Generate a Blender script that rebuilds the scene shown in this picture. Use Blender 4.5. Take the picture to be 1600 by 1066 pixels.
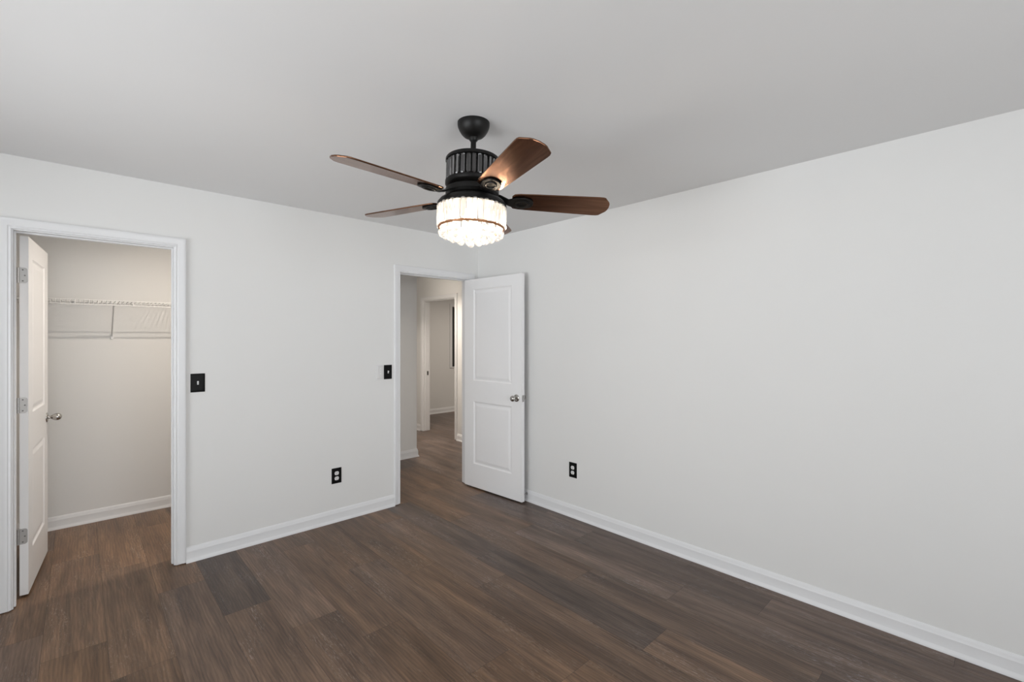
import bpy, bmesh, math, random
from mathutils import Vector, Matrix
random.seed(7)
for o in list(bpy.data.objects):
    bpy.data.objects.remove(o)
S = bpy.context.scene
COL = S.collection
PI = math.pi

# ------------------------------------------------------------------ camera
CAM = Vector((-2.940, -3.6305, 1.4576))
FOC = 719.4                                   # focal length in pixels of a 1600 px wide frame
cd = bpy.data.cameras.new('camera')
cam = bpy.data.objects.new('camera', cd)
COL.objects.link(cam)
cam.location = CAM
cam.rotation_euler = (PI / 2, 0, -math.atan2(0.6852, 0.7283))
cd.sensor_fit = 'HORIZONTAL'
cd.sensor_width = 36.0
cd.lens = 36.0 * FOC / 1600.0
cd.shift_y = -4.0 / 1600.0
cd.clip_start = 0.02
S.camera = cam

# ------------------------------------------------------------------ world, exposure
S.view_settings.view_transform = 'Standard'
S.view_settings.look = 'None'
S.view_settings.gamma = 1.0
S.view_settings.use_curve_mapping = False
S.view_settings.exposure = 0.0
W = bpy.data.worlds.new('World')
S.world = W
W.use_nodes = True
bg = W.node_tree.nodes['Background']
bg.inputs[0].default_value = (0.80, 0.90, 1.0, 1)
bg.inputs[1].default_value = 1.0


def area_light(name, loc, rot, sx, sy, power, color, shape='RECTANGLE', spread=PI):
    l = bpy.data.lights.new(name, 'AREA')
    l.shape = shape
    l.size = sx
    if shape == 'RECTANGLE':
        l.size_y = sy
    l.energy = power
    l.color = color
    l.spread = spread
    o = bpy.data.objects.new(name, l)
    COL.objects.link(o)
    o.location = loc
    o.rotation_euler = rot
    return o


RX0, RY0 = -5.00, -6.30                       # left and front wall planes of the bedroom
CEIL = 2.44
DAY = (0.965, 0.985, 1.0)
WARM = (1.0, 0.89, 0.775)
# daylight at the two window openings behind the camera, and added upward fills outside that brighten the ceiling
UP = math.radians(14)
WLC, WFC = -2.10, -2.40                       # centres of the left and front windows
area_light('daylight_left', (RX0 - 0.20, WLC, 1.36), (0, -PI / 2 - UP, 0), 1.60, 2.8, 71, DAY)
area_light('daylight_front', (WFC, RY0 - 0.20, 1.36), (PI / 2 + UP, 0, 0), 2.8, 1.60, 92, DAY)
area_light('ceiling_fill_left', (RX0 - 0.75, WLC, 0.45), (0, -PI / 2 - math.radians(42), 0), 1.1, 3.0, 100, DAY)
area_light('ceiling_fill_front', (WFC, RY0 - 0.75, 0.45), (PI / 2 + math.radians(42), 0, 0), 3.0, 1.1, 52, DAY)
# ceiling lamps of the closet, the hallway and the far room, plus an added hallway fill
area_light('closet_lamp', (-2.20, 0.18, CEIL - 0.05), (0, 0, 0), 0.05, 0.05, 14.5, WARM, 'DISK', math.radians(166))
area_light('hallway_lamp', (0.31, 1.72, CEIL - 0.03), (0, 0, 0), 0.25, 0.25, 16, WARM, 'DISK', math.radians(122))
area_light('hallway_fill', (-0.45, 0.55, CEIL - 0.03), (0, 0, 0), 0.14, 0.14, 2.5, WARM, 'DISK', math.radians(110))  # added weak fill for the near hallway floor and partition
area_light('far_room_lamp', (2.5, 2.2, CEIL - 0.03), (0, 0, 0), 0.3, 0.3, 26, WARM, 'DISK')


# ------------------------------------------------------------------ materials
def nodes_of(m):
    return m.node_tree.nodes, m.node_tree.links


def pmat(name, color, rough=0.5, metal=0.0, coat=0.0, spec=0.5, bump=0.0, bscale=200.0, var=0.0, vscale=3.0):
    m = bpy.data.materials.new(name)
    m.use_nodes = True
    N, L = nodes_of(m)
    p = N['Principled BSDF']
    p.inputs['Base Color'].default_value = (*color, 1)
    p.inputs['Roughness'].default_value = rough
    p.inputs['Metallic'].default_value = metal
    p.inputs['Coat Weight'].default_value = coat
    p.inputs['Specular IOR Level'].default_value = spec
    tc = N.new('ShaderNodeTexCoord')
    if var > 0:
        n = N.new('ShaderNodeTexNoise')
        n.inputs['Scale'].default_value = vscale
        n.inputs['Detail'].default_value = 3
        L.new(tc.outputs['Object'], n.inputs['Vector'])
        mx = N.new('ShaderNodeMix')
        mx.data_type = 'RGBA'
        mx.inputs['A'].default_value = (*[c * (1 - var) for c in color], 1)
        mx.inputs['B'].default_value = (*[min(1, c * (1 + var)) for c in color], 1)
        L.new(n.outputs['Fac'], mx.inputs['Factor'])
        L.new(mx.outputs['Result'], p.inputs['Base Color'])
    if bump > 0:
        n = N.new('ShaderNodeTexNoise')
        n.inputs['Scale'].default_value = bscale
        n.inputs['Detail'].default_value = 2
        L.new(tc.outputs['Object'], n.inputs['Vector'])
        b = N.new('ShaderNodeBump')
        b.inputs['Strength'].default_value = bump
        b.inputs['Distance'].default_value = 0.001
        L.new(n.outputs['Fac'], b.inputs['Height'])
        L.new(b.outputs['Normal'], p.inputs['Normal'])
    return m


M = {}
M['wall'] = pmat('wall_paint', (0.80, 0.80, 0.79), 0.62, spec=0.3, bump=0.05, bscale=350, var=0.012, vscale=1.3)
M['ceiling'] = pmat('ceiling_paint', (0.80, 0.80, 0.80), 0.9, spec=0.1, bump=0.05, bscale=300, var=0.01)
M['trim'] = pmat('trim_paint', (0.80, 0.805, 0.815), 0.38, spec=0.4, var=0.006)
M['door'] = pmat('door_paint', (0.90, 0.90, 0.905), 0.36, spec=0.45, bump=0.02, bscale=500, var=0.006)
M['nickel'] = pmat('satin_nickel', (0.48, 0.465, 0.445), 0.24, metal=1.0, var=0.04, vscale=30)
M['steel'] = pmat('hinge_steel', (0.46, 0.45, 0.44), 0.42, metal=0.85, var=0.05, vscale=60)
M['screw'] = pmat('screw_dark', (0.16, 0.155, 0.15), 0.5, metal=0.8)
M['black'] = pmat('black_plate', (0.006, 0.006, 0.006), 0.38, spec=0.12, var=0.05)
M['white_plastic'] = pmat('white_plastic', (0.80, 0.80, 0.80), 0.35, var=0.01)
M['grey_plastic'] = pmat('pale_grey_plastic', (0.72, 0.715, 0.71), 0.4, var=0.01)
M['slot'] = pmat('slot_dark', (0.05, 0.05, 0.05), 0.6)
M['shelf_wire'] = pmat('vinyl_wire', (0.80, 0.80, 0.79), 0.35)
M['fan_black'] = pmat('fan_black_metal', (0.0075, 0.007, 0.0065), 0.42, metal=0.0, spec=0.22, var=0.08, vscale=8)
M['bronze'] = pmat('bronze_ring', (0.34, 0.16, 0.075), 0.35, metal=0.7, var=0.1, vscale=20)
M['rubber'] = pmat('black_rubber', (0.015, 0.014, 0.014), 0.6)
M['blind'] = pmat('dark_blind', (0.022, 0.021, 0.019), 0.7, var=0.1)


def wood_blade():
    m = bpy.data.materials.new('blade_wood')
    m.use_nodes = True
    N, L = nodes_of(m)
    p = N['Principled BSDF']
    tc = N.new('ShaderNodeTexCoord')
    mp = N.new('ShaderNodeMapping')
    mp.inputs['Scale'].default_value = (2.0, 28.0, 28.0)
    L.new(tc.outputs['Object'], mp.inputs['Vector'])
    n = N.new('ShaderNodeTexNoise')
    n.inputs['Scale'].default_value = 2.0
    n.inputs['Detail'].default_value = 5
    n.inputs['Distortion'].default_value = 0.4
    L.new(mp.outputs['Vector'], n.inputs['Vector'])
    r = N.new('ShaderNodeValToRGB')
    r.color_ramp.elements[0].position = 0.3
    r.color_ramp.elements[0].color = (0.15, 0.072, 0.041, 1)
    r.color_ramp.elements[1].position = 0.75
    r.color_ramp.elements[1].color = (0.28, 0.140, 0.083, 1)
    L.new(n.outputs['Fac'], r.inputs['Fac'])
    L.new(r.outputs['Color'], p.inputs['Base Color'])
    p.inputs['Roughness'].default_value = 0.21
    p.inputs['Metallic'].default_value = 1.0
    return m


M['blade'] = wood_blade()


def crystal_mat(name, glow, tint, transp):
    """clear cut crystal: part see-through, part mirror-like, lit ones get an added glow standing in for bulb light"""
    m = bpy.data.materials.new(name)
    m.use_nodes = True
    N, L = nodes_of(m)
    N.remove(N['Principled BSDF'])
    out = N['Material Output']
    tr = N.new('ShaderNodeBsdfTransparent')
    tr.inputs[0].default_value = (*tint, 1)
    gl = N.new('ShaderNodeBsdfGlossy')
    gl.inputs['Roughness'].default_value = 0.08
    gl.inputs['Color'].default_value = (0.9, 0.9, 0.9, 1)
    mx = N.new('ShaderNodeMixShader')
    fr = N.new('ShaderNodeFresnel')
    fr.inputs['IOR'].default_value = 1.65
    mm = N.new('ShaderNodeMath')
    mm.operation = 'MULTIPLY_ADD'
    mm.use_clamp = True
    mm.inputs[1].default_value = 1.0
    mm.inputs[2].default_value = 1.0 - transp
    L.new(fr.outputs[0], mm.inputs[0])
    L.new(mm.outputs[0], mx.inputs[0])
    L.new(tr.outputs[0], mx.inputs[1])
    L.new(gl.outputs[0], mx.inputs[2])
    last = mx
    if glow > 0:
        tl = N.new('ShaderNodeBsdfTranslucent')
        tl.inputs[0].default_value = (0.95, 0.93, 0.9, 1)
        m2 = N.new('ShaderNodeMixShader')
        m2.inputs[0].default_value = 0.03
        L.new(mx.outputs[0], m2.inputs[1])
        L.new(tl.outputs[0], m2.inputs[2])
        em = N.new('ShaderNodeEmission')
        em.inputs[0].default_value = (1.0, 0.955, 0.90, 1)
        em.inputs[1].default_value = glow
        ad = N.new('ShaderNodeAddShader')
        L.new(m2.outputs[0], ad.inputs[0])
        L.new(em.outputs[0], ad.inputs[1])
        last = ad
    L.new(last.outputs[0], out.inputs['Surface'])
    return m


M['crystal'] = crystal_mat('crystal_unlit', 0.0, (0.62, 0.62, 0.63), 0.965)
M['crystal_lit'] = crystal_mat('crystal_lit', 0.14, (0.965, 0.95, 0.93), 0.86)


def emis(name, color, strength):
    m = bpy.data.materials.new(name)
    m.use_nodes = True
    N, L = nodes_of(m)
    p = N['Principled BSDF']
    p.inputs['Base Color'].default_value = (0.9, 0.9, 0.9, 1)
    p.inputs['Emission Color'].default_value = (*color, 1)
    p.inputs['Emission Strength'].default_value = strength
    return m


M['bulb'] = emis('bulb_glow', (1.0, 0.90, 0.74), 9.0)


def glass_mat():
    m = bpy.data.materials.new('window_glass')
    m.use_nodes = True
    N, L = nodes_of(m)
    N.remove(N['Principled BSDF'])
    tr = N.new('ShaderNodeBsdfTransparent')
    gl = N.new('ShaderNodeBsdfGlossy')
    gl.inputs['Roughness'].default_value = 0.02
    fr = N.new('ShaderNodeFresnel')
    mx = N.new('ShaderNodeMixShader')
    L.new(fr.outputs[0], mx.inputs[0])
    L.new(tr.outputs[0], mx.inputs[1])
    L.new(gl.outputs[0], mx.inputs[2])
    L.new(mx.outputs[0], N['Material Output'].inputs['Surface'])
    return m


M['glass'] = glass_mat()


def floor_mat():
    m = bpy.data.materials.new('vinyl_plank')
    m.use_nodes = True
    N, L = nodes_of(m)
    p = N['Principled BSDF']
    uv = N.new('ShaderNodeUVMap')
    uv.uv_map = 'plank'
    tone = N.new('ShaderNodeAttribute')
    tone.attribute_name = 'tone'
    hue = N.new('ShaderNodeAttribute')
    hue.attribute_name = 'hue'

    def mapping(sx, sy):
        mp = N.new('ShaderNodeMapping')
        mp.inputs['Scale'].default_value = (sx, sy, 1)
        L.new(uv.outputs['UV'], mp.inputs['Vector'])
        return mp

    def noise(mp, scale, detail, dist=0.0, rough=0.55):
        n = N.new('ShaderNodeTexNoise')
        n.inputs['Scale'].default_value = scale
        n.inputs['Detail'].default_value = detail
        n.inputs['Distortion'].default_value = dist
        n.inputs['Roughness'].default_value = rough
        L.new(mp.outputs['Vector'], n.inputs['Vector'])
        return n

    def mix(fac, a, b, blend='MIX'):
        x = N.new('ShaderNodeMix')
        x.data_type = 'RGBA'
        x.blend_type = blend
        for s, v in (('Factor', fac), ('A', a), ('B', b)):
            if isinstance(v, (float, int)):
                x.inputs[s].default_value = v
            elif isinstance(v, tuple):
                x.inputs[s].default_value = (*v, 1)
            else:
                L.new(v, x.inputs[s])
        return x.outputs['Result']

    def ramp(src, p0, p1, c0=(0, 0, 0), c1=(1, 1, 1)):
        r = N.new('ShaderNodeValToRGB')
        r.color_ramp.elements[0].position = p0
        r.color_ramp.elements[1].position = p1
        r.color_ramp.elements[0].color = (*c0, 1)
        r.color_ramp.elements[1].color = (*c1, 1)
        L.new(src, r.inputs['Fac'])
        return r.outputs['Color']

    broad = noise(mapping(0.9, 9.0), 1.0, 3, 0.8)            # broad light and dark bands along the plank
    grain = noise(mapping(2.5, 60.0), 1.0, 5, 0.6, 0.65)     # streaks
    fine = noise(mapping(6.0, 260.0), 1.0, 3, 0.2, 0.6)      # hair lines
    # cathedral figure
    wv = N.new('ShaderNodeTexWave')
    wv.wave_type = 'BANDS'
    wv.bands_direction = 'Y'
    wv.inputs['Scale'].default_value = 9.0
    wv.inputs['Distortion'].default_value = 7.0
    wv.inputs['Detail'].default_value = 2.5
    wv.inputs['Detail Scale'].default_value = 0.8
    L.new(mapping(0.8, 2.4).outputs['Vector'], wv.inputs['Vector'])
    col = mix(ramp(broad.outputs['Fac'], 0.30, 0.72), FLOOR_DARK, FLOOR_LIGHT)
    blotch = noise(mapping(2.2, 16.0), 1.0, 4, 1.2, 0.6)
    col = mix(1.0, col, ramp(blotch.outputs['Fac'], 0.30, 0.70, (0.80,) * 3, (1.18,) * 3), 'MULTIPLY')
    col = mix(1.0, col, ramp(grain.outputs['Fac'], 0.32, 0.72, (0.72,) * 3, (1.22,) * 3), 'MULTIPLY')
    col = mix(0.6, col, ramp(wv.outputs['Fac'], 0.0, 1.0, (0.76,) * 3, (1.14,) * 3), 'MULTIPLY')
    col = mix(0.8, col, ramp(fine.outputs['Fac'], 0.34, 0.68, (0.76,) * 3, (1.20,) * 3), 'MULTIPLY')
    # pale flecks where the pores show
    fl1 = noise(mapping(14.0, 120.0), 1.0, 3, 2.5)
    fl2 = noise(mapping(1.6, 6.0), 1.0, 2, 0.5)
    a = ramp(fl1.outputs['Fac'], 0.56, 0.66)
    b = ramp(fl2.outputs['Fac'], 0.48, 0.64)
    col = mix(mix(1.0, a, b, 'MULTIPLY'), col, mix(0.6, col, (0.36, 0.29, 0.24)))
    # hue and tone of each plank, painted lamp warmth and cool daylight included
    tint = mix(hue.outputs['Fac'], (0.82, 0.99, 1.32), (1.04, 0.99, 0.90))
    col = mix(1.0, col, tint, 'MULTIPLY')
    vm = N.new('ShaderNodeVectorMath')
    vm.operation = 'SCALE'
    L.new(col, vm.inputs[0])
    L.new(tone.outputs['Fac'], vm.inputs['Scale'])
    # joints: a hair-line groove at the plank edges (second UV map runs 0..1 over each plank)
    ed = N.new('ShaderNodeAttribute')
    ed.attribute_name = 'edge'
    L.new(vm.outputs[0], p.inputs['Base Color'])
    rr = N.new('ShaderNodeMapRange')
    rr.inputs['To Min'].default_value = 0.30
    rr.inputs['To Max'].default_value = 0.42
    L.new(grain.outputs['Fac'], rr.inputs['Value'])
    L.new(rr.outputs['Result'], p.inputs['Roughness'])
    p.inputs['Specular IOR Level'].default_value = 0.34
    bp = N.new('ShaderNodeBump')
    bp.inputs['Strength'].default_value = 0.10
    bp.inputs['Distance'].default_value = 0.0015
    L.new(grain.outputs['Fac'], bp.inputs['Height'])
    L.new(bp.outputs['Normal'], p.inputs['Normal'])
    return m


FLOOR_DARK = (0.104, 0.061, 0.037)
FLOOR_LIGHT = (0.220, 0.134, 0.082)
M['floor'] = floor_mat()
M['groove'] = pmat('plank_groove', (0.03, 0.024, 0.02), 0.6)


# ------------------------------------------------------------------ mesh helpers
def box(bm, x0, x1, y0, y1, z0, z1):
    vs = [bm.verts.new((x, y, z)) for x in (x0, x1) for y in (y0, y1) for z in (z0, z1)]
    for f in ((0, 1, 3, 2), (4, 6, 7, 5), (0, 4, 5, 1), (2, 3, 7, 6), (0, 2, 6, 4), (1, 5, 7, 3)):
        bm.faces.new([vs[i] for i in f])
    return vs


def boxes(*bs):
    bm = bmesh.new()
    for b in bs:
        box(bm, *b)
    return bm


def lathe(bm, prof, seg=48, mat=None, cap0=True, cap1=True):
    """prof: (r, z) pairs; revolve about Z"""
    rings = []
    for r, z in prof:
        if r < 1e-6:
            rings.append([bm.verts.new((0, 0, z))])
        else:
            rings.append([bm.verts.new((r * math.cos(2 * PI * i / seg), r * math.sin(2 * PI * i / seg), z)) for i in range(seg)])
    new = [v for r in rings for v in r]
    for a, b in zip(rings[:-1], rings[1:]):
        for i in range(seg):
            j = (i + 1) % seg
            if len(a) == 1 and len(b) == 1:
                continue
            if len(a) == 1:
                bm.faces.new((a[0], b[j], b[i]))
            elif len(b) == 1:
                bm.faces.new((a[i], a[j], b[0]))
            else:
                bm.faces.new((a[i], a[j], b[j], b[i]))
    if cap0 and len(rings[0]) > 1:
        bm.faces.new(rings[0])
    if cap1 and len(rings[-1]) > 1:
        bm.faces.new(rings[-1])
    if mat is not None:
        for v in new:
            v.co = mat @ v.co
    return new


def torus(bm, R, r, z, seg=56, ms=10):
    rings = []
    for i in range(seg):
        a = 2 * PI * i / seg
        rings.append([bm.verts.new(((R + r * math.cos(2 * PI * k / ms)) * math.cos(a), (R + r * math.cos(2 * PI * k / ms)) * math.sin(a), z + r * math.sin(2 * PI * k / ms))) for k in range(ms)])
    for i in range(seg):
        for k in range(ms):
            bm.faces.new((rings[i][k], rings[(i + 1) % seg][k], rings[(i + 1) % seg][(k + 1) % ms], rings[i][(k + 1) % ms]))


def rod(bm, a, b, r, seg=8):
    a, b = Vector(a), Vector(b)
    d = (b - a)
    q = d.to_track_quat('Z', 'Y').to_matrix().to_4x4()
    lathe(bm, [(r, 0), (r, d.length)], seg, Matrix.Translation(a) @ q)


def obj(name, bm, mat, parent=None, loc=None, smooth=None, bevel=0.0, bseg=2, angle=40):
    bmesh.ops.recalc_face_normals(bm, faces=bm.faces[:])
    me = bpy.data.meshes.new(name)
    bm.to_mesh(me)
    bm.free()
    me.materials.append(mat)
    o = bpy.data.objects.new(name, me)
    COL.objects.link(o)
    if parent:
        o.parent = parent
    if loc:
        o.location = loc
    if smooth:
        for p in me.polygons:
            p.use_smooth = True
        me.set_sharp_from_angle(angle=math.radians(angle))
    if bevel > 0:
        b = o.modifiers.new('bevel', 'BEVEL')
        b.width = bevel
        b.segments = bseg
        b.limit_method = 'ANGLE'
        b.angle_limit = math.radians(50)
        b.harden_normals = False
    return o


def thing(name, label, cat, loc=(0, 0, 0), rotz=0.0, group=None, kind=None):
    o = bpy.data.objects.new(name, None)
    COL.objects.link(o)
    o.empty_display_size = 0.05
    o.location = loc
    o.rotation_euler = (0, 0, rotz)
    return tag(o, label, cat, group, kind)


def tag(o, label, cat, group=None, kind=None):
    if label:
        o['label'] = label
    if cat:
        o['category'] = cat
    if group:
        o['group'] = group
    if kind:
        o['kind'] = kind
    return o


def struct(name, bm, mat, label, cat, **k):
    return tag(obj(name, bm, mat, **k), label, cat, kind='structure')


# ------------------------------------------------------------------ the shell
T = 0.115                                    # partition thickness
WB = 1.318                                   # face of the closet back wall / hallway partition
HX = 0.995                                   # face of the hallway's right-hand wall
JT = 0.014                                   # jamb board thickness
DZ = 2.040                                   # clear height of the door openings
CL0, CL1 = -3.196, -2.497                    # closet opening
EN0, EN1 = -0.876, -0.112                    # bedroom entry opening
FR0, FR1 = 1.752, 2.580                      # far room opening (along y)
HT = DZ + JT

struct('wall_back', boxes(
    (RX0 - T, CL0 - JT, 0, T, 0, CEIL), (CL1 + JT, EN0 - JT, 0, T, 0, CEIL), (EN1 + JT, HX, 0, T, 0, CEIL),
    (CL0 - JT, CL1 + JT, 0, T, HT, CEIL), (EN0 - JT, EN1 + JT, 0, T, HT, CEIL)), M['wall'],
    'white painted bedroom wall with the closet doorway and the open entry doorway', 'wall')
struct('wall_right', boxes((0, T, RY0 - T, -0.0005, 0, CEIL)), M['wall'],
       'long blank white bedroom wall on the right with one low black outlet', 'wall')
wl = (WLC - 1.4, WLC + 1.4, 0.60, 2.15)              # left window: y0 y1 z0 z1
struct('wall_left', boxes((RX0 - T, RX0, RY0, wl[0], 0, CEIL), (RX0 - T, RX0, wl[1], 0, 0, CEIL),
                          (RX0 - T, RX0, wl[0], wl[1], 0, wl[2]), (RX0 - T, RX0, wl[0], wl[1], wl[3], CEIL)), M['wall'],
       'white bedroom wall with a window, beside the camera', 'wall')
wf = (WFC - 1.4, WFC + 1.4, 0.60, 2.15)              # front window: x0 x1 z0 z1
struct('wall_front', boxes((RX0 - T, wf[0], RY0 - T, RY0, 0, CEIL), (wf[1], 0, RY0 - T, RY0, 0, CEIL),
                           (wf[0], wf[1], RY0 - T, RY0, 0, wf[2]), (wf[0], wf[1], RY0 - T, RY0, wf[3], CEIL)), M['wall'],
       'white bedroom wall with a window, behind the camera', 'wall')
struct('wall_closet_back', boxes((-3.9, 0.100, WB, WB + T, 0, CEIL)), M['wall'],
       'warm white wall across the back of the closet and the hallway, ending in a corner', 'wall')
struct('wall_closet_left', boxes((-3.9, -3.785, T, WB, 0, CEIL)), M['wall'], 'white side wall of the closet behind its open door', 'wall')
struct('wall_closet_right', boxes((-1.30, -1.185, T, WB, 0, CEIL)), M['wall'], 'white side wall between closet and hallway', 'wall')
struct('wall_hallway_left', boxes((0.100 - T, 0.100, WB + T, 4.0, 0, CEIL)), M['wall'], 'white hallway wall turning away behind the corner', 'wall')
struct('wall_hallway_right', boxes((HX, HX + T, 0.0, FR0 - JT, 0, CEIL), (HX, HX + T, FR1 + JT, 3.88, 0, CEIL),
                                   (HX, HX + T, FR0 - JT, FR1 + JT, HT, CEIL)), M['wall'],
       'hallway wall holding the far cased doorway', 'wall')
struct('wall_hallway_end', boxes((0.100, HX, 3.88, 4.0, 0, CEIL)), M['wall'], 'white wall at the end of the hallway', 'wall')
wr = (2.482, 3.45, 0.89, 2.09)               # far room window: x0 x1 z0 z1
struct('wall_far_back', boxes((HX, wr[0], 3.88, 4.0, 0, CEIL), (wr[1], 4.6, 3.88, 4.0, 0, CEIL),
                              (wr[0], wr[1], 3.88, 4.0, 0, wr[2]), (wr[0], wr[1], 3.88, 4.0, wr[3], CEIL)), M['wall'],
       'shadowed wall of the far room seen through the hallway doorway', 'wall')
struct('wall_far_right', boxes((4.6, 4.7, 0.0, 4.0, 0, CEIL)), M['wall'], 'white side wall of the far room', 'wall')
struct('wall_far_front', boxes((HX + T, 4.6, 0.0, T, 0, CEIL)), M['wall'], 'white near wall of the far room', 'wall')
struct('ceiling', boxes((RX0 - T, 4.7, RY0 - T, 4.0, CEIL, CEIL + 0.1)), M['ceiling'], 'flat white ceiling', 'ceiling')


# ---- floor: planks run along y; joint positions of the visible rows are read off the photograph
def build_floor():
    PW, PL = 0.2275, 1.235
    X_EDGE = -0.110
    joints = {-1: -2.251, 0: -1.515, 1: -2.353, 2: -0.625, 3: -1.245, 4: -1.533, 5: -1.115, 6: -2.05, 7: -0.26,
              8: -1.19, 9: -0.835, 10: 0.90, 11: 0.195, 12: 0.555, 13: -0.40}
    tones_and_spill = {(0, -2.75): (0.82, 0.15), (3, -2.48): (0.72, 0.15), (3, -3.715): (1.16, 0.6), (9, -0.835): (0.70, 0.25), (9, -2.07): (1.05, 0.6),  # real plank tones; closet and hall planks painted browner, brighter for lamp spill
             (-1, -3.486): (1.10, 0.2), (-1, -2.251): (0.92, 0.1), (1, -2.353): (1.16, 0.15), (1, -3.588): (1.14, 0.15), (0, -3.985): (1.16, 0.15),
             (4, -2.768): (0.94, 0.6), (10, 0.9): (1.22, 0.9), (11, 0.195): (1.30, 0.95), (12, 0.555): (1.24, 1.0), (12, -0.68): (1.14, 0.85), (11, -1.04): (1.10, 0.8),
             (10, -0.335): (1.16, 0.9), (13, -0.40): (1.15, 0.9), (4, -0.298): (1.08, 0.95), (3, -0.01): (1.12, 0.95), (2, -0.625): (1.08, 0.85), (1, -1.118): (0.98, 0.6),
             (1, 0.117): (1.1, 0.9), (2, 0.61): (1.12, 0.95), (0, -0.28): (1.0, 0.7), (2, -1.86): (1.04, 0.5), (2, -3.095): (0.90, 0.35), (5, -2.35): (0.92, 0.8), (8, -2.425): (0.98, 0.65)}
    x0, x1, y0, y1 = RX0 - T, 4.7, RY0 - T, 4.0
    bm = bmesh.new()
    uvl = bm.loops.layers.uv.new('plank')
    ft = bm.faces.layers.float.new('tone')
    fh = bm.faces.layers.float.new('hue')
    rnd = random.Random(3)
    g = 0.0006
    k0 = math.floor((X_EDGE - x1) / PW)
    k1 = math.ceil((X_EDGE - x0) / PW)
    for k in range(k0, k1 + 1):
        xb, xa = X_EDGE - PW * k, X_EDGE - PW * (k + 1)
        xa_, xb_ = max(xa, x0), min(xb, x1)
        if xb_ <= xa_:
            continue
        j = joints.get(k, rnd.uniform(-1.2, 0))
        n0 = math.floor((y0 - j) / PL)
        n1 = math.ceil((y1 - j) / PL)
        for n in range(n0, n1 + 1):
            ya, yb = j + n * PL, j + (n + 1) * PL
            ya_, yb_ = max(ya, y0), min(yb, y1)
            t, h = rnd.uniform(0.86, 1.12), (rnd.uniform(0.45, 1.0) if k > 3 else rnd.uniform(0.0, 0.3))  # greyer rows towards the right wall imitate cooler daylight
            ou, ov = rnd.uniform(0, 40), rnd.uniform(0, 40)
            if yb_ <= ya_:
                continue
            for (kk, yy), tv in tones_and_spill.items():
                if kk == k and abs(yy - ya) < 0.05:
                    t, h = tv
            q = [(xa_ + g, ya_ + g), (xb_ - g, ya_ + g), (xb_ - g, yb_ - g), (xa_ + g, yb_ - g)]
            f = bm.faces.new([bm.verts.new((x, y, 0)) for x, y in q])
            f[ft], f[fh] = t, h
            for lp, (x, y) in zip(f.loops, q):
                lp[uvl].uv = (y - ya + ou, x - xa + ov)
    for f in bm.faces:
        f.material_index = 0
    nf = len(bm.faces)
    box(bm, x0, x1, y0, y1, -0.05, -0.0008)
    bm.faces.ensure_lookup_table()
    for f in bm.faces[nf:]:
        f.material_index = 1
    for f in bm.faces[:nf]:
        f.normal_update()
        if f.normal.z < 0:
            f.normal_flip()
    me = bpy.data.meshes.new('floor')
    bm.to_mesh(me)
    bm.free()
    me.materials.append(M['floor'])
    me.materials.append(M['groove'])
    o = bpy.data.objects.new('floor', me)
    COL.objects.link(o)
    tag(o, 'grey brown wood-look plank floor running through bedroom, closet and hallway', 'floor', kind='structure')


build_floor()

# ---- baseboards
BASE = [(0.0, 0.0), (0.023, 0.0), (0.023, 0.005), (0.020, 0.013), (0.014, 0.021), (0.013, 0.024), (0.013, 0.070), (0.0115, 0.073), (0.0095, 0.082),
        (0.0085, 0.086), (0.006, 0.0945), (0.003, 0.098), (0.0, 0.098)]


def baseboard(name, pts, label, side=1):
    """pts: floor polyline along the wall; the board stands on the left of the walking direction when side=1"""
    bm = bmesh.new()
    P = [Vector(p) for p in pts]
    dirs = [(b - a).normalized() for a, b in zip(P[:-1], P[1:])]
    nrm = [Vector((-d.y, d.x)) * side for d in dirs]
    rings = []
    for i, p in enumerate(P):
        if i == 0:
            n = nrm[0]
        elif i == len(P) - 1:
            n = nrm[-1]
        else:
            n = nrm[i - 1] + nrm[i]
            n = n / (n.dot(nrm[i]))
        rings.append([bm.verts.new((p.x + n.x * d, p.y + n.y * d, z)) for d, z in BASE])
    for a, b in zip(rings[:-1], rings[1:]):
        for k in range(len(BASE)):
            m = (k + 1) % len(BASE)
            bm.faces.new((a[k], b[k], b[m], a[m]))
    bm.faces.new(rings[0])
    bm.faces.new(rings[-1])
    return struct(name, bm, M['trim'], label, 'baseboard', smooth=True, angle=25)


CW = 0.057                                   # casing width
RV = 0.006                                   # reveal
baseboard('baseboard_back', [(CL1 + RV + CW, 0), (EN0 - RV - CW, 0)], 'white baseboard between the closet and entry doorways', -1)
baseboard('baseboard_right', [(0, RY0), (0, 0), (EN1 + RV + CW, 0)], 'long white baseboard along the blank right wall', 1)
baseboard('baseboard_left', [(CL0 - RV - CW, 0), (RX0, 0), (RX0, RY0), (0, RY0)], 'white baseboard on the two window walls', 1)
baseboard('baseboard_closet', [(-3.785, T), (-3.785, WB), (-1.30, WB), (-1.30, T)], 'white baseboard along the closet back wall', -1)
baseboard('baseboard_hallway_left', [(-1.185, WB), (0.100, WB), (0.100, 3.88)], 'white baseboard wrapping the hallway corner', -1)
baseboard('baseboard_hallway_far', [(0.100, 3.88), (HX, 3.88), (HX, FR1 + RV + CW)], 'white baseboard in the far end of the hallway', -1)
baseboard('baseboard_hallway_right', [(HX, FR0 - RV - CW), (HX, T), (0.0, T)], 'short white baseboard right of the far doorway', -1)
baseboard('baseboard_far_room', [(HX + T, T), (HX + T, FR0 - RV - CW)], 'white baseboard inside the far room beside its doorway', -1)
baseboard('baseboard_far_back', [(HX + T, 3.88), (4.6, 3.88)], 'white baseboard of the far room seen through the doorway', -1)

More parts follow.
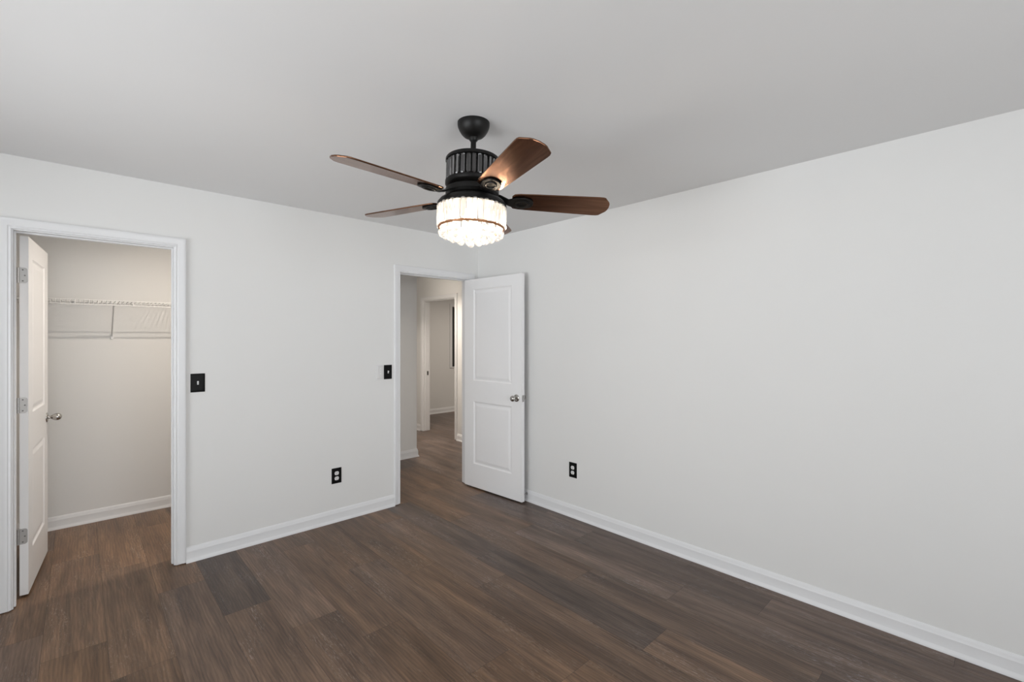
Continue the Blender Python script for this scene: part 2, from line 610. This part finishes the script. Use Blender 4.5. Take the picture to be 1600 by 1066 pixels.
# ---- door frames: mitred casing, jamb lining and stop
CASE = [(0.0, 0.0), (0.0, 0.0075), (0.0025, 0.010), (0.006, 0.0105), (0.009, 0.0085), (0.0125, 0.0085), (0.016, 0.0115), (0.026, 0.0120), (0.030, 0.0135),
        (0.038, 0.0150), (0.042, 0.0165), (0.050, 0.0170), (0.055, 0.0155), (0.057, 0.012), (0.057, 0.0)]


def casing_bm(bm, u0, u1, zt, fn, z0=0.006):
    rows = []
    for w, d in CASE:
        a, b, t = u0 - RV - w, u1 + RV + w, zt + RV + w
        rows.append([bm.verts.new(fn(a, d, z0)), bm.verts.new(fn(a, d, t)), bm.verts.new(fn(b, d, t)), bm.verts.new(fn(b, d, z0))])
    for r, s in zip(rows, rows[1:] + rows[:1]):
        for k in range(3):
            bm.faces.new((r[k], r[k + 1], s[k + 1], s[k]))
    bm.faces.new([r[0] for r in rows])
    bm.faces.new([r[3] for r in rows])


def frame(name, u0, u1, fnA, fnB, jamb, label, stop):
    """jamb(u0,u1,d0,d1,z0,z1) -> box extents; d runs through the wall thickness"""
    bm = bmesh.new()
    casing_bm(bm, u0, u1, DZ, fnA)
    t = struct(name, bm, M['trim'], label, 'door frame', smooth=True, angle=22)
    bm = bmesh.new()
    casing_bm(bm, u0, u1, DZ, fnB)
    obj('casing', bm, M['trim'], t, smooth=True, angle=22)
    bm = bmesh.new()
    z0 = 0.004
    for b in ((u0 - JT, u0, 0, T, z0, HT), (u1, u1 + JT, 0, T, z0, HT), (u0, u1, 0, T, DZ, HT)):
        box(bm, *jamb(*b))
    obj('jamb', bm, M['trim'], t, bevel=0.001)
    bm = bmesh.new()
    s0, s1 = stop
    for b in ((u0, u0 + 0.008, s0, s1, z0, DZ), (u1 - 0.008, u1, s0, s1, z0, DZ), (u0 + 0.008, u1 - 0.008, s0, s1, DZ - 0.009, DZ)):
        box(bm, *jamb(*b))
    obj('door_stop_strip', bm, M['trim'], t, bevel=0.002)
    return t


jx = lambda u0, u1, d0, d1, z0, z1: (u0, u1, d0, d1, z0, z1)
jy = lambda u0, u1, d0, d1, z0, z1: (HX + d0, HX + d1, u0, u1, z0, z1)
fA = lambda u, d, z: (u, -d, z)
fB = lambda u, d, z: (u, T + d, z)
frame('trim_1', CL0, CL1, fA, fB, jx, 'white moulded casing around the closet doorway', (0.028, 0.062))
frame('trim_2', EN0, EN1, fA, fB, jx, 'white moulded casing around the entry doorway in the corner', (0.040, 0.079))
ft = frame('trim_3', FR0, FR1, lambda u, d, z: (HX - d, u, z), lambda u, d, z: (HX + T + d, u, z), jy,
           'white casing around the far doorway across the hallway', (0.030, 0.062))
# strike plate on the far jamb
bm = bmesh.new()
box(bm, HX + 0.066, HX + 0.094, FR1 - 0.0025, FR1 + 0.001, 0.878, 0.942)
sp = obj('strike_plate', bm, M['screw'], ft, bevel=0.001)
sp['label'] = 'dark metal strike plate'


# ------------------------------------------------------------------ panel doors
def panel_face(bm, L, z0, z1, y, s, panels):
    """one moulded face of a slab in the x-z plane at depth y, facing s*y; recess goes to the inside"""
    xs = sorted({0, L, *[v for p in panels for v in p[:2]]})
    zs = sorted({z0, z1, *[v for p in panels for v in p[2:]]})
    grid = {}

    def V(x, z, d=0.0):
        key = (round(x, 5), round(z, 5), round(d, 5))
        if key not in grid:
            grid[key] = bm.verts.new((x, y - s * d, z))
        return grid[key]
    for xa, xb in zip(xs[:-1], xs[1:]):
        for za, zb in zip(zs[:-1], zs[1:]):
            if (xa, xb, za, zb) in panels:
                rings = []
                for ins, d in ((0, 0), (0.003, 0.0025), (0.008, 0.0065), (0.015, 0.0082), (0.024, 0.0070), (0.040, 0.0030), (0.046, 0.0024)):
                    rings.append([V(xa + ins, za + ins, d), V(xb - ins, za + ins, d), V(xb - ins, zb - ins, d), V(xa + ins, zb - ins, d)])
                for r, q in zip(rings[:-1], rings[1:]):
                    for i in range(4):
                        bm.faces.new((r[i], r[(i + 1) % 4], q[(i + 1) % 4], q[i]))
                bm.faces.new(rings[-1])
            else:
                bm.faces.new((V(xa, za), V(xb, za), V(xb, zb), V(xa, zb)))
    return xs, zs, V


def door_leaf_bm(L, th, panels, z0=0.014, z1=2.034):
    """slab: x 0..L from the hinge, y 0..th"""
    bm = bmesh.new()
    xs, zs, A = panel_face(bm, L, z0, z1, 0.0, -1, panels)
    _, _, B = panel_face(bm, L, z0, z1, th, 1, panels)
    for xa, xb in zip(xs[:-1], xs[1:]):
        for z in (z0, z1):
            bm.faces.new((A(xa, z), A(xb, z), B(xb, z), B(xa, z)))
    for za, zb in zip(zs[:-1], zs[1:]):
        for x in (0, L):
            bm.faces.new((A(x, za), A(x, zb), B(x, zb), B(x, za)))
    return bm


def knob(parent, x, y, z, s):
    """egg knob on its rose, axis along s*y"""
    mt = Matrix.Translation((x, y, z)) @ Matrix.Rotation(-s * PI / 2, 4, 'X')
    bm = bmesh.new()
    lathe(bm, [(0.0085, 0.006), (0.0085, 0.020), (0.0105, 0.026), (0.0165, 0.031), (0.0225, 0.037), (0.0262, 0.044), (0.0272, 0.050), (0.0262, 0.056),
               (0.0225, 0.0625), (0.015, 0.068), (0.007, 0.0705), (0, 0.071)], 32, mt)
    k = obj('door_knob', bm, M['nickel'], parent, smooth=True, angle=50)
    bm = bmesh.new()
    lathe(bm, [(0.0325, 0.0), (0.0325, 0.003), (0.030, 0.006), (0.020, 0.0085), (0.012, 0.010), (0, 0.010)], 36, mt)
    obj('rosette', bm, M['nickel'], k, smooth=True, angle=50)
    return k


def egg_knob(parent, x, y, z, s):
    mt = Matrix.Translation((x, y, z)) @ Matrix.Rotation(-s * PI / 2, 4, 'X')
    bm = bmesh.new()
    lathe(bm, [(0.0100, 0.006), (0.0088, 0.014), (0.0085, 0.019), (0.0115, 0.024), (0.0180, 0.032), (0.0225, 0.041), (0.0240, 0.050), (0.0228, 0.059),
               (0.0185, 0.067), (0.0115, 0.0725), (0.005, 0.0745), (0, 0.075)], 32, mt)
    k = obj('door_knob', bm, M['nickel'], parent, smooth=True, angle=50)
    bm = bmesh.new()
    lathe(bm, [(0.0325, 0.0), (0.0325, 0.003), (0.030, 0.006), (0.020, 0.0085), (0.012, 0.010), (0, 0.010)], 36, mt)
    obj('rosette', bm, M['nickel'], k, smooth=True, angle=50)
    return k


def rounded_leaf(bm, w, h, r, th, seg=5):
    """hinge leaf in the u-z plane, square at u=0 and round cornered at u=w; thickness along -y"""
    pts = [(0, -h / 2)]
    for i in range(seg + 1):
        a = -PI / 2 + PI / 2 * i / seg
        pts.append((w - r + r * math.cos(a), -h / 2 + r + r * math.sin(a)))
    for i in range(seg + 1):
        a = PI / 2 * i / seg
        pts.append((w - r + r * math.cos(a), h / 2 - r + r * math.sin(a)))
    pts.append((0, h / 2))
    a = [bm.verts.new((u, 0, z)) for u, z in pts]
    b = [bm.verts.new((u, -th, z)) for u, z in pts]
    bm.faces.new(a)
    bm.faces.new(b)
    n = len(pts)
    for i in range(n):
        bm.faces.new((a[i], a[(i + 1) % n], b[(i + 1) % n], b[i]))


# entry door: hinge at the corner jamb, swung back along the right wall
LE = 0.762
h0 = Vector((-0.149, 0.020, 0))
h1 = Vector((-0.1035, -0.7387, 0))
ang = math.atan2((h1 - h0).y, (h1 - h0).x)
ed = thing('door_1', 'white two-panel bedroom door standing open against the right wall', 'door', (h0.x, h0.y, 0), ang, kind='structure')
pan = [(0.130, 0.640, 0.240, 0.846), (0.130, 0.640, 1.048, 1.934)]
obj('leaf', door_leaf_bm(LE, 0.035, pan), M['door'], ed, bevel=0.0)
# local +y points to the wall side (leaf direction is -y, so +y local = +x world); the room face is y=0
knob(ed, LE - 0.062, 0.0, 0.927, -1)
knob(ed, LE - 0.062, 0.035, 0.927, 1)
bm = bmesh.new()
box(bm, LE - 0.001, LE + 0.0015, 0.005, 0.030, 0.898, 0.956)
lp = obj('latch_plate', bm, M['steel'], ed)
bm = bmesh.new()
box(bm, LE + 0.0015, LE + 0.011, 0.011, 0.024, 0.917, 0.937)
obj('latch_bolt', bm, M['steel'], lp, bevel=0.003)
for zc in (0.343, 1.081, 1.812):
    bm = bmesh.new()
    rod(bm, (-0.004, 0.040, zc - 0.0445), (-0.004, 0.040, zc + 0.0445), 0.006, 12)
    box(bm, -0.0015, 0.0, 0.008, 0.040, zc - 0.0445, zc + 0.0445)
    obj('hinge', bm, M['steel'], ed)

# closet door: hinge on the left jamb, swung into the closet
LC = 0.676
q0 = Vector((-3.182, 0.138, 0))
dq = Vector((0.0785, 0.9969, 0)).normalized()
angc = math.atan2(dq.y, dq.x)
cdoor = thing('door_2', 'white two-panel closet door swung inward, showing its hinge edge', 'door', (q0.x, q0.y, 0), angc, kind='structure')
pan = [(0.125, 0.548, 0.240, 0.812), (0.125, 0.548, 1.026, 1.920)]
lf = obj('leaf', door_leaf_bm(LC, 0.035, pan), M['door'], cdoor)
lf.location = (0, -0.035, 0)                 # local -y is world +x: the face towards the opening is y=-0.035
egg_knob(cdoor, LC - 0.048, -0.035, 0.927, -1)
egg_knob(cdoor, LC - 0.048, 0.0, 0.927, 1)
for zc in (0.345, 1.082, 1.812):
    bm = bmesh.new()
    rounded_leaf(bm, 0.0315, 0.086, 0.012, 0.0022)
    # leaf sits on the hinge edge (x=0 plane, facing -x); its free side points to -y
    m = Matrix(((0, 1, 0, 0.0), (-1, 0, 0, 0.0), (0, 0, 1, zc), (0, 0, 0, 1)))
    for v in bm.verts:
        v.co = m @ v.co
    hg = obj('hinge', bm, M['steel'], cdoor)
    hg['label'] = 'satin nickel hinge leaf'
    bm = bmesh.new()
    for a, b in ((-0.043, -0.027), (-0.026, -0.010), (-0.009, 0.009), (0.010, 0.026), (0.027, 0.043)):
        rod(bm, (-0.004, 0.005, zc + a), (-0.004, 0.005, zc + b), 0.0056, 12)
    obj('knuckle', bm, M['steel'], hg)
    for du, dz in ((0.013, 0.031), (0.021, 0.0), (0.013, -0.031)):
        bm = bmesh.new()
        lathe(bm, [(0.0036, 0), (0.0036, 0.0008), (0.002, 0.0012), (0, 0.0012)], 12, Matrix.Translation((-0.0022, -du, zc + dz)) @ Matrix.Rotation(-PI / 2, 4, 'Y'))
        obj('screw', bm, M['screw'], hg)


# ------------------------------------------------------------------ switches, outlets, small wall items
def plate_bm(w, h, d=0.006, b=0.007):
    """bevelled cover plate, x right, z up, front towards -y"""
    bm = bmesh.new()
    rows = [(w / 2, h / 2, 0), (w / 2, h / 2, d * 0.35), (w / 2 - b * 0.5, h / 2 - b * 0.5, d * 0.85), (w / 2 - b, h / 2 - b, d)]
    rings = [[bm.verts.new((sx * x, -y, sz * z)) for sx, sz in ((-1, -1), (1, -1), (1, 1), (-1, 1))] for x, z, y in rows]
    for r, q in zip(rings[:-1], rings[1:]):
        for i in range(4):
            bm.faces.new((r[i], r[(i + 1) % 4], q[(i + 1) % 4], q[i]))
    bm.faces.new(rings[0])
    bm.faces.new(rings[-1])
    return bm


def switch(loc, w, h, label, b=0.007):
    t = thing('light_switch', label, 'light switch', loc, 0, 'black toggle light switches')
    obj('cover_plate', plate_bm(w, h, 0.006, b), M['black'], t)
    bm = bmesh.new()
    box(bm, -0.0045, 0.0045, -0.0068, -0.0055, -0.0115, 0.0115)
    obj('toggle_slot', bm, M['grey_plastic'], t)
    bm = bmesh.new()
    vs = box(bm, -0.0042, 0.0042, -0.0165, -0.006, -0.0045, 0.0045)
    for v in vs:
        if v.co.y < -0.01:
            v.co.z += 0.0065
            v.co.x *= 0.85
    tg = obj('toggle', bm, M['white_plastic'], t, bevel=0.0012)
    tg['label'] = 'small white toggle lever'
    for z in (0.030, -0.030):
        bm = bmesh.new()
        lathe(bm, [(0.003, 0.0), (0.003, 0.0012), (0.001, 0.0018), (0, 0.0018)], 14, Matrix.Translation((0, -0.0058, z)) @ Matrix.Rotation(PI / 2, 4, 'X'))
        obj('screw', bm, M['black'], t)
    return t


switch((-2.369, 0, 1.165), 0.080, 0.122, 'black switch plate with white toggle right beside the closet doorway', 0.012)
switch((-0.9965, 0, 1.168), 0.074, 0.122, 'black switch plate with white toggle between white wall control and entry doorway', 0.006)

t = thing('wall_control', 'white blank wall control cradle just left of a black switch', 'wall control', (-1.074, 0, 1.170))
bm = bmesh.new()
box(bm, -0.033, 0.033, -0.004, 0, -0.064, 0.064)
obj('back_plate', bm, M['white_plastic'], t, bevel=0.003)
bm = bmesh.new()
box(bm, -0.024, 0.024, -0.017, -0.004, -0.056, 0.056)
obj('remote_body', bm, M['grey_plastic'], t, bevel=0.004)
for z in (0.030, 0.010, -0.010):
    bm = bmesh.new()
    lathe(bm, [(0.0065, 0), (0.0065, 0.001), (0.005, 0.0016), (0, 0.0016)], 16, Matrix.Translation((0, -0.0168, z)) @ Matrix.Rotation(PI / 2, 4, 'X'))
    obj('button', bm, M['white_plastic'], t)


def outlet(loc, rot, label):
    t = thing('wall_outlet', label, 'outlet', loc, rot, 'black duplex outlets')
    obj('cover_plate', plate_bm(0.079, 0.122, 0.005, 0.004), M['black'], t)
    for zc in (0.0205, -0.0205):
        bm = bmesh.new()
        pts = []
        for i in range(40):
            a = 2 * PI * i / 40
            pts.append((0.0172 * math.cos(a), max(-0.0142, min(0.0142, 0.0172 * math.sin(a)))))
        a_ = [bm.verts.new((x, -0.0045, z + zc)) for x, z in pts]
        b_ = [bm.verts.new((x, -0.0062, z + zc)) for x, z in pts]
        bm.faces.new(a_)
        bm.faces.new(b_)
        for i in range(40):
            bm.faces.new((a_[i], a_[(i + 1) % 40], b_[(i + 1) % 40], b_[i]))
        r = obj('receptacle', bm, M['white_plastic'], t)
        r['label'] = 'round white socket face'
        bm = bmesh.new()
        box(bm, -0.0075, -0.0053, -0.0064, -0.006, zc - 0.001, zc + 0.008)
        box(bm, 0.0053, 0.0075, -0.0064, -0.006, zc - 0.001, zc + 0.007)
        lathe(bm, [(0.0027, 0), (0.0027, 0.0005), (0, 0.0005)], 12, Matrix.Translation((0, -0.0060, zc - 0.0075)) @ Matrix.Rotation(PI / 2, 4, 'X'))
        obj('slots', bm, M['slot'], r)
    bm = bmesh.new()
    lathe(bm, [(0.003, 0.0), (0.003, 0.001), (0, 0.0014)], 14, Matrix.Translation((0, -0.0049, 0)) @ Matrix.Rotation(PI / 2, 4, 'X'))
    obj('screw', bm, M['black'], t)
    return t


outlet((-1.4445, 0, 0.3645), 0, 'black duplex outlet low on the wall between the two doorways')
outlet((0, -1.233, 0.3825), -PI / 2, 'black duplex outlet low on the long right wall beside the open door')

# door stop screwed to the right-hand baseboard
t = thing('door_stop', 'small dark door stop on the baseboard behind the open door', 'door stop', (-0.013, -0.714, 0.066))
mt = Matrix.Rotation(-PI / 2, 4, 'Y')
bm = bmesh.new()
lathe(bm, [(0.012, 0.0), (0.012, 0.003), (0.0055, 0.006), (0.0045, 0.010), (0.0045, 0.036), (0, 0.036)], 18, mt)
obj('stem', bm, M['steel'], t, smooth=True)
bm = bmesh.new()
lathe(bm, [(0.0075, 0.034), (0.0085, 0.038), (0.0085, 0.046), (0.006, 0.049), (0, 0.049)], 18, mt)
obj('rubber_tip', bm, M['rubber'], t, smooth=True)

# ------------------------------------------------------------------ closet wire shelf
SX0, SX1 = -3.782, -1.303
SZ = 1.744
YF, YBK = WB - 0.305, WB - 0.004
sh = thing('wire_shelf', 'white ventilated wire shelf along the closet back wall', 'shelf', (0, 0, 0))
bm = bmesh.new()
rod(bm, (SX0, YF, SZ), (SX1, YF, SZ), 0.0034, 10)
rod(bm, (SX0, YF + 0.001, SZ - 0.034), (SX1, YF + 0.001, SZ - 0.034), 0.0040, 10)
obj('front_rail', bm, M['shelf_wire'], sh, smooth=True)
bm = bmesh.new()
rod(bm, (SX0, YBK, SZ), (SX1, YBK, SZ), 0.0030, 8)
obj('back_rail', bm, M['shelf_wire'], sh, smooth=True)
bm = bmesh.new()
n = int((SX1 - SX0) / 0.0254)
for i in range(n + 1):
    x = SX0 + 0.008 + i * 0.0254
    rod(bm, (x, YF - 0.003, SZ + 0.002), (x, YBK, SZ + 0.002), 0.0022, 6)
    rod(bm, (x, YF - 0.003, SZ + 0.002), (x, YF - 0.003, SZ - 0.034), 0.0020, 6)
o = obj('deck_wires', bm, M['shelf_wire'], sh, smooth=True)
o['kind'] = 'stuff'
for x in (-3.55, -2.745, -1.75):
    bm = bmesh.new()
    rod(bm, (x, YF + 0.004, SZ - 0.026), (x, WB - 0.006, 1.478), 0.0048, 10)
    br = obj('support_brace', bm, M['grey_plastic'], sh, smooth=True)
    bm = bmesh.new()
    box(bm, x - 0.008, x + 0.008, WB - 0.009, WB - 0.0005, 1.452, 1.492)
    obj('wall_foot', bm, M['shelf_wire'], br, bevel=0.002)
for x in (-3.40, -2.965, -2.612, -2.26, -1.9, -1.5):
    bm = bmesh.new()
    box(bm, x - 0.008, x + 0.008, WB - 0.014, WB - 0.0005, SZ - 0.018, SZ + 0.010)
    obj('wall_clip', bm, M['shelf_wire'], sh, bevel=0.003)


# ------------------------------------------------------------------ windows
def window(name, u0, u1, z0, z1, fn, label, horn=0.08):
    """fn(u, d, z): d runs outward from the room face"""
    def bx(bm, a, b, d0, d1, c, e):
        P = [fn(u, d, z) for u in (a, b) for d in (d0, d1) for z in (c, e)]
        xs, ys, zs = zip(*P)
        box(bm, min(xs), max(xs), min(ys), max(ys), min(zs), max(zs))
    bm = bmesh.new()
    for q in ((u0 - CW, u0, z0 - 0.02, z1 + CW), (u1, u1 + CW, z0 - 0.02, z1 + CW), (u0, u1, z1, z1 + CW)):
        bx(bm, q[0], q[1], -0.016, 0, q[2], q[3])
    t = struct(name, bm, M['trim'], label, 'window', bevel=0.003)
    bm = bmesh.new()
    bx(bm, u0 - horn, u1 + horn, -0.045 if horn > 0.01 else -0.012, 0.03, z0 - 0.022, z0)
    obj('sill', bm, M['trim'], t, bevel=0.004)
    um, zm = (u0 + u1) / 2, (z0 + z1) / 2
    for a, b in ((u0, um), (um, u1)):
        for c, e in ((z0, zm), (zm, z1)):
            bm = bmesh.new()
            f = 0.035
            for q in ((a, a + f, c, e), (b - f, b, c, e), (a + f, b - f, c, c + f), (a + f, b - f, e - f, e)):
                bx(bm, q[0], q[1], 0.045, 0.085, q[2], q[3])
            s = obj('sash', bm, M['trim'], t, bevel=0.003)
            bm = bmesh.new()
            bx(bm, a + f, b - f, 0.062, 0.066, c + f, e - f)
            obj('pane', bm, M['glass'], s)
    return t


window('window_1', wl[0], wl[1], wl[2], wl[3], lambda u, d, z: (RX0 - d, u, z), 'white framed bedroom window in the left wall')
window('window_2', wf[0], wf[1], wf[2], wf[3], lambda u, d, z: (u, RY0 - d, z), 'white framed bedroom window in the front wall')
t3 = window('window_3', wr[0], wr[1], wr[2], wr[3], lambda u, d, z: (u, 3.88 + d, z), 'dark edged window just showing at the side of the far doorway', 0.0)
bm = bmesh.new()
box(bm, wr[0] - 0.002, wr[1] + 0.002, 3.895, 3.90, wr[2] + 0.01, wr[3] - 0.002)
o = obj('roller_blind', bm, M['blind'], t3)
o['label'] = 'dark closed roller blind'

# ------------------------------------------------------------------ ceiling fan
FX, FY = -1.6286, -1.9812
fan = thing('ceiling_fan', 'black five-blade ceiling fan with crystal drum and lit crystal lamp', 'ceiling fan', (FX, FY, CEIL))
zz = lambda z: z - CEIL
bm = bmesh.new()
lathe(bm, [(0.073, 0.0), (0.073, -0.010), (0.0715, -0.020), (0.066, -0.034), (0.056, -0.050), (0.046, -0.060), (0.034, -0.066), (0, -0.068)], 48)
obj('canopy', bm, M['fan_black'], fan, smooth=True, angle=60)
bm = bmesh.new()
lathe(bm, [(0.0125, -0.060), (0.0125, zz(2.262))], 24)
lathe(bm, [(0.020, -0.058), (0.020, -0.078), (0.0135, -0.086), (0.0125, -0.086)], 24)
lathe(bm, [(0.0125, zz(2.300)), (0.022, zz(2.296)), (0.024, zz(2.268)), (0.0125, zz(2.268))], 24)
obj('downrod', bm, M['fan_black'], fan, smooth=True, angle=40)
# motor drum: top ring, inner can, lower dish
ZT, ZB = 2.274, 2.168
bm = bmesh.new()
lathe(bm, [(0, zz(ZT)), (0.112, zz(ZT)), (0.121, zz(ZT) - 0.003), (0.1235, zz(ZT) - 0.007), (0.1235, zz(ZT) - 0.017), (0.118, zz(ZT) - 0.018), (0, zz(ZT) - 0.018)], 56)
drum = obj('motor_housing', bm, M['fan_black'], fan, smooth=True, angle=35)
bm = bmesh.new()
lathe(bm, [(0.098, zz(ZT) - 0.018), (0.098, zz(ZB))], 48)
obj('motor_can', bm, M['fan_black'], drum, smooth=True, angle=35)
bm = bmesh.new()
lathe(bm, [(0, zz(ZB)), (0.118, zz(ZB)), (0.1235, zz(ZB) - 0.002), (0.1235, zz(ZB) - 0.016), (0.120, zz(ZB) - 0.021), (0.108, zz(ZB) - 0.026), (0.086, zz(ZB) - 0.032),
           (0.080, zz(ZB) - 0.042), (0, zz(ZB) - 0.042)], 56)
obj('lower_dish', bm, M['fan_black'], drum, smooth=True, angle=35)
bm = bmesh.new()
lathe(bm, [(0, zz(2.138)), (0.104, zz(2.138)), (0.116, zz(2.134)), (0.121, zz(2.128)), (0.121, zz(2.108)), (0.112, zz(2.098)), (0.085, zz(2.092)), (0, zz(2.092))], 56)
obj('rotor_hub', bm, M['fan_black'], fan, smooth=True, angle=35)


def prism_mesh(name, w, d, h, mat, tip=0.0):
    """upright cut-glass bar, centred on the origin's top, facets across its width"""
    bm = bmesh.new()
    sec = [(-w / 2, 0.0), (-w * 0.30, d * 0.5), (w * 0.30, d * 0.5), (w / 2, 0.0), (w * 0.30, -d * 0.5), (-w * 0.30, -d * 0.5)]
    lev = [(0.55, 0.0), (1.0, -0.006), (1.0, -h + 0.006), (0.55, -h)]
    rings = [[bm.verts.new((x * s, y * s, z)) for x, y in sec] for s, z in lev]
    for r, q in zip(rings[:-1], rings[1:]):
        for i in range(6):
            bm.faces.new((r[i], r[(i + 1) % 6], q[(i + 1) % 6], q[i]))
    bm.faces.new(rings[0])
    bm.faces.new(rings[-1])
    bmesh.ops.recalc_face_normals(bm, faces=bm.faces[:])
    me = bpy.data.meshes.new(name)
    bm.to_mesh(me)
    bm.free()
    me.materials.append(mat)
    return me


up = prism_mesh('crystal_bar', 0.0205, 0.008, ZT - ZB - 0.016, M['crystal'])
for i in range(28):
    a = 2 * PI * i / 28 + 0.06
    o = bpy.data.objects.new('crystal_bar', up)
    COL.objects.link(o)
    o.parent = fan
    o.location = (0.1165 * math.cos(a), 0.1165 * math.sin(a), zz(ZT) - 0.017)
    o.rotation_euler = (0, 0, a + PI / 2)
# light kit
ZK = 2.056
bm = bmesh.new()
lathe(bm, [(0, zz(2.094)), (0.085, zz(2.094)), (0.120, zz(2.088)), (0.146, zz(2.076)), (0.156, zz(2.063)), (0.158, zz(2.052)), (0.154, zz(2.046)), (0, zz(2.048))], 64)
kit = obj('light_kit', bm, M['fan_black'], fan, smooth=True, angle=35)
bm = bmesh.new()
torus(bm, 0.1465, 0.0055, zz(1.955))
rg = obj('bronze_ring', bm, M['bronze'], kit, smooth=True)
rg['label'] = 'thin bronze ring'
low = prism_mesh('crystal_prism', 0.0225, 0.010, 0.094, M['crystal_lit'])
for i in range(38):
    a = 2 * PI * i / 38
    o = bpy.data.objects.new('crystal_prism', low)
    COL.objects.link(o)
    o.parent = kit
    o.location = (0.1525 * math.cos(a), 0.1525 * math.sin(a), zz(2.050) + 0.004 * (i % 2))
    o.rotation_euler = (0, 0, a + PI / 2)
# hanging beads in four tiers
bm = bmesh.new()
lathe(bm, [(0.003, 0.0155), (0.0065, 0.030), (0.0075, 0.050), (0.003, 0.066)], 6)
lathe(bm, [(0.0155 * math.sin(PI * k / 10), -0.0155 * math.cos(PI * k / 10)) for k in range(11)], 14)
bmesh.ops.recalc_face_normals(bm, faces=bm.faces[:])
dm = bpy.data.meshes.new('crystal_drop')
bm.to_mesh(dm)
bm.free()
dm.materials.append(M['crystal_lit'])
for R, n, z in ((0.134, 20, 1.930), (0.098, 14, 1.914), (0.058, 8, 1.900), (0.0, 1, 1.884)):
    for i in range(n):
        a = 2 * PI * (i + 0.3) / n
        o = bpy.data.objects.new('crystal_drop', dm)
        COL.objects.link(o)
        o.parent = kit
        o.location = (R * math.cos(a), R * math.sin(a), zz(z))
# bulbs
for i in range(4):
    a = PI / 4 + i * PI / 2
    x, y = 0.075 * math.cos(a), 0.075 * math.sin(a)
    bm = bmesh.new()
    lathe(bm, [(0.012, 0.0), (0.013, -0.012), (0.018, -0.026), (0.020, -0.038), (0.017, -0.050), (0.009, -0.058), (0, -0.060)], 18, Matrix.Translation((x, y, zz(2.044))))
    obj('bulb', bm, M['bulb'], kit, smooth=True)
    l = bpy.data.lights.new('bulb_light', 'POINT')
    l.energy = 2.6
    l.color = (1.0, 0.80, 0.58)
    l.shadow_soft_size = 0.02
    lo = bpy.data.objects.new('bulb_light', l)
    COL.objects.link(lo)
    lo.parent = fan
    lo.location = (1.3 * x, 1.3 * y, zz(1.975))


def blade_bm(r0, r1):
    """outline along x; clipped, gently rounded tip; returned flat at z=0"""
    pts = [(r0, 0.036), (r0 + 0.010, 0.050), (r0 + 0.035, 0.055), (r0 + 0.12, 0.059), (r1 - 0.060, 0.0675), (r1 - 0.042, 0.0670), (r1 - 0.030, 0.0630), (r1 - 0.006, 0.034),
           (r1 - 0.001, 0.022), (r1 + 0.002, 0.0)]
    out = pts + [(x, -y) for x, y in reversed(pts[:-1])]
    bm = bmesh.new()
    a = [bm.verts.new((x, y, 0.0)) for x, y in out]
    b = [bm.verts.new((x, y, 0.0065)) for x, y in out]
    bm.faces.new(a)
    bm.faces.new(b)
    for i in range(len(out)):
        j = (i + 1) % len(out)
        bm.faces.new((a[i], a[j], b[j], b[i]))
    return bm


yaw_cam = math.atan2(0.7283, 0.6852)         # direction the camera looks in
PITCH = (-18, -12, -10, -11, -12)              # the blades sit at slightly different pitches
BLADE_A = (7, 79, 151, 223, 295)             # around the fan, measured from the camera's right
ZBL = 2.088
for k, deg in enumerate(BLADE_A):
    a = math.radians(deg) + yaw_cam - PI / 2
    rot = Matrix.Translation((0, 0, zz(ZBL))) @ Matrix.Rotation(a, 4, 'Z')
    tilt = Matrix.Rotation(math.radians(PITCH[k]), 4, 'X')
    b = obj('blade', blade_bm(0.180, 0.640), M['blade'], fan, bevel=0.0018)
    b.matrix_local = rot @ tilt
    # blade iron: arm from the hub and an oval plate under the blade root
    bm = bmesh.new()
    secs = [(0.085, 0.022, 0.026), (0.128, 0.019, 0.018), (0.165, 0.022, -0.004), (0.200, 0.036, -0.004), (0.235, 0.040, -0.004), (0.268, 0.028, -0.004), (0.280, 0.010, -0.004)]
    rings = [[bm.verts.new((x, sy * w, z + t)) for sy, t in ((-1, -0.0035), (1, -0.0035), (1, 0.0035), (-1, 0.0035))] for x, w, z in secs]
    for r, q in zip(rings[:-1], rings[1:]):
        for i in range(4):
            bm.faces.new((r[i], r[(i + 1) % 4], q[(i + 1) % 4], q[i]))
    bm.faces.new(rings[0])
    bm.faces.new(rings[-1])
    ir = obj('blade_iron', bm, M['fan_black'], b, smooth=True, angle=50, bevel=0.002)
    bm = bmesh.new()
    torus(bm, 0.024, 0.0045, 0.0, 28, 8)
    for v in bm.verts:
        v.co = Vector((v.co.x * 1.25 + 0.228, v.co.y * 0.85, v.co.z - 0.0085))
    obj('oval_boss', bm, M['fan_black'], b, smooth=True)

# the fan hangs a little out of plumb from its ball joint
rt = Vector((0.7283, -0.6852, 0))
fw = Vector((0.6852, 0.7283, 0))
axis = (-0.02 * rt - 0.03 * fw + Vector((0, 0, -1))).normalized()
tilt = Vector((0, 0, -1)).rotation_difference(axis).to_matrix().to_4x4()
piv = Matrix.Translation((0, 0, -0.052))
for c in fan.children:
    if not c.name.startswith('canopy'):
        m = Matrix.LocRotScale(c.location, c.rotation_euler, c.scale)
        c.matrix_local = piv @ tilt @ piv.inverted() @ m
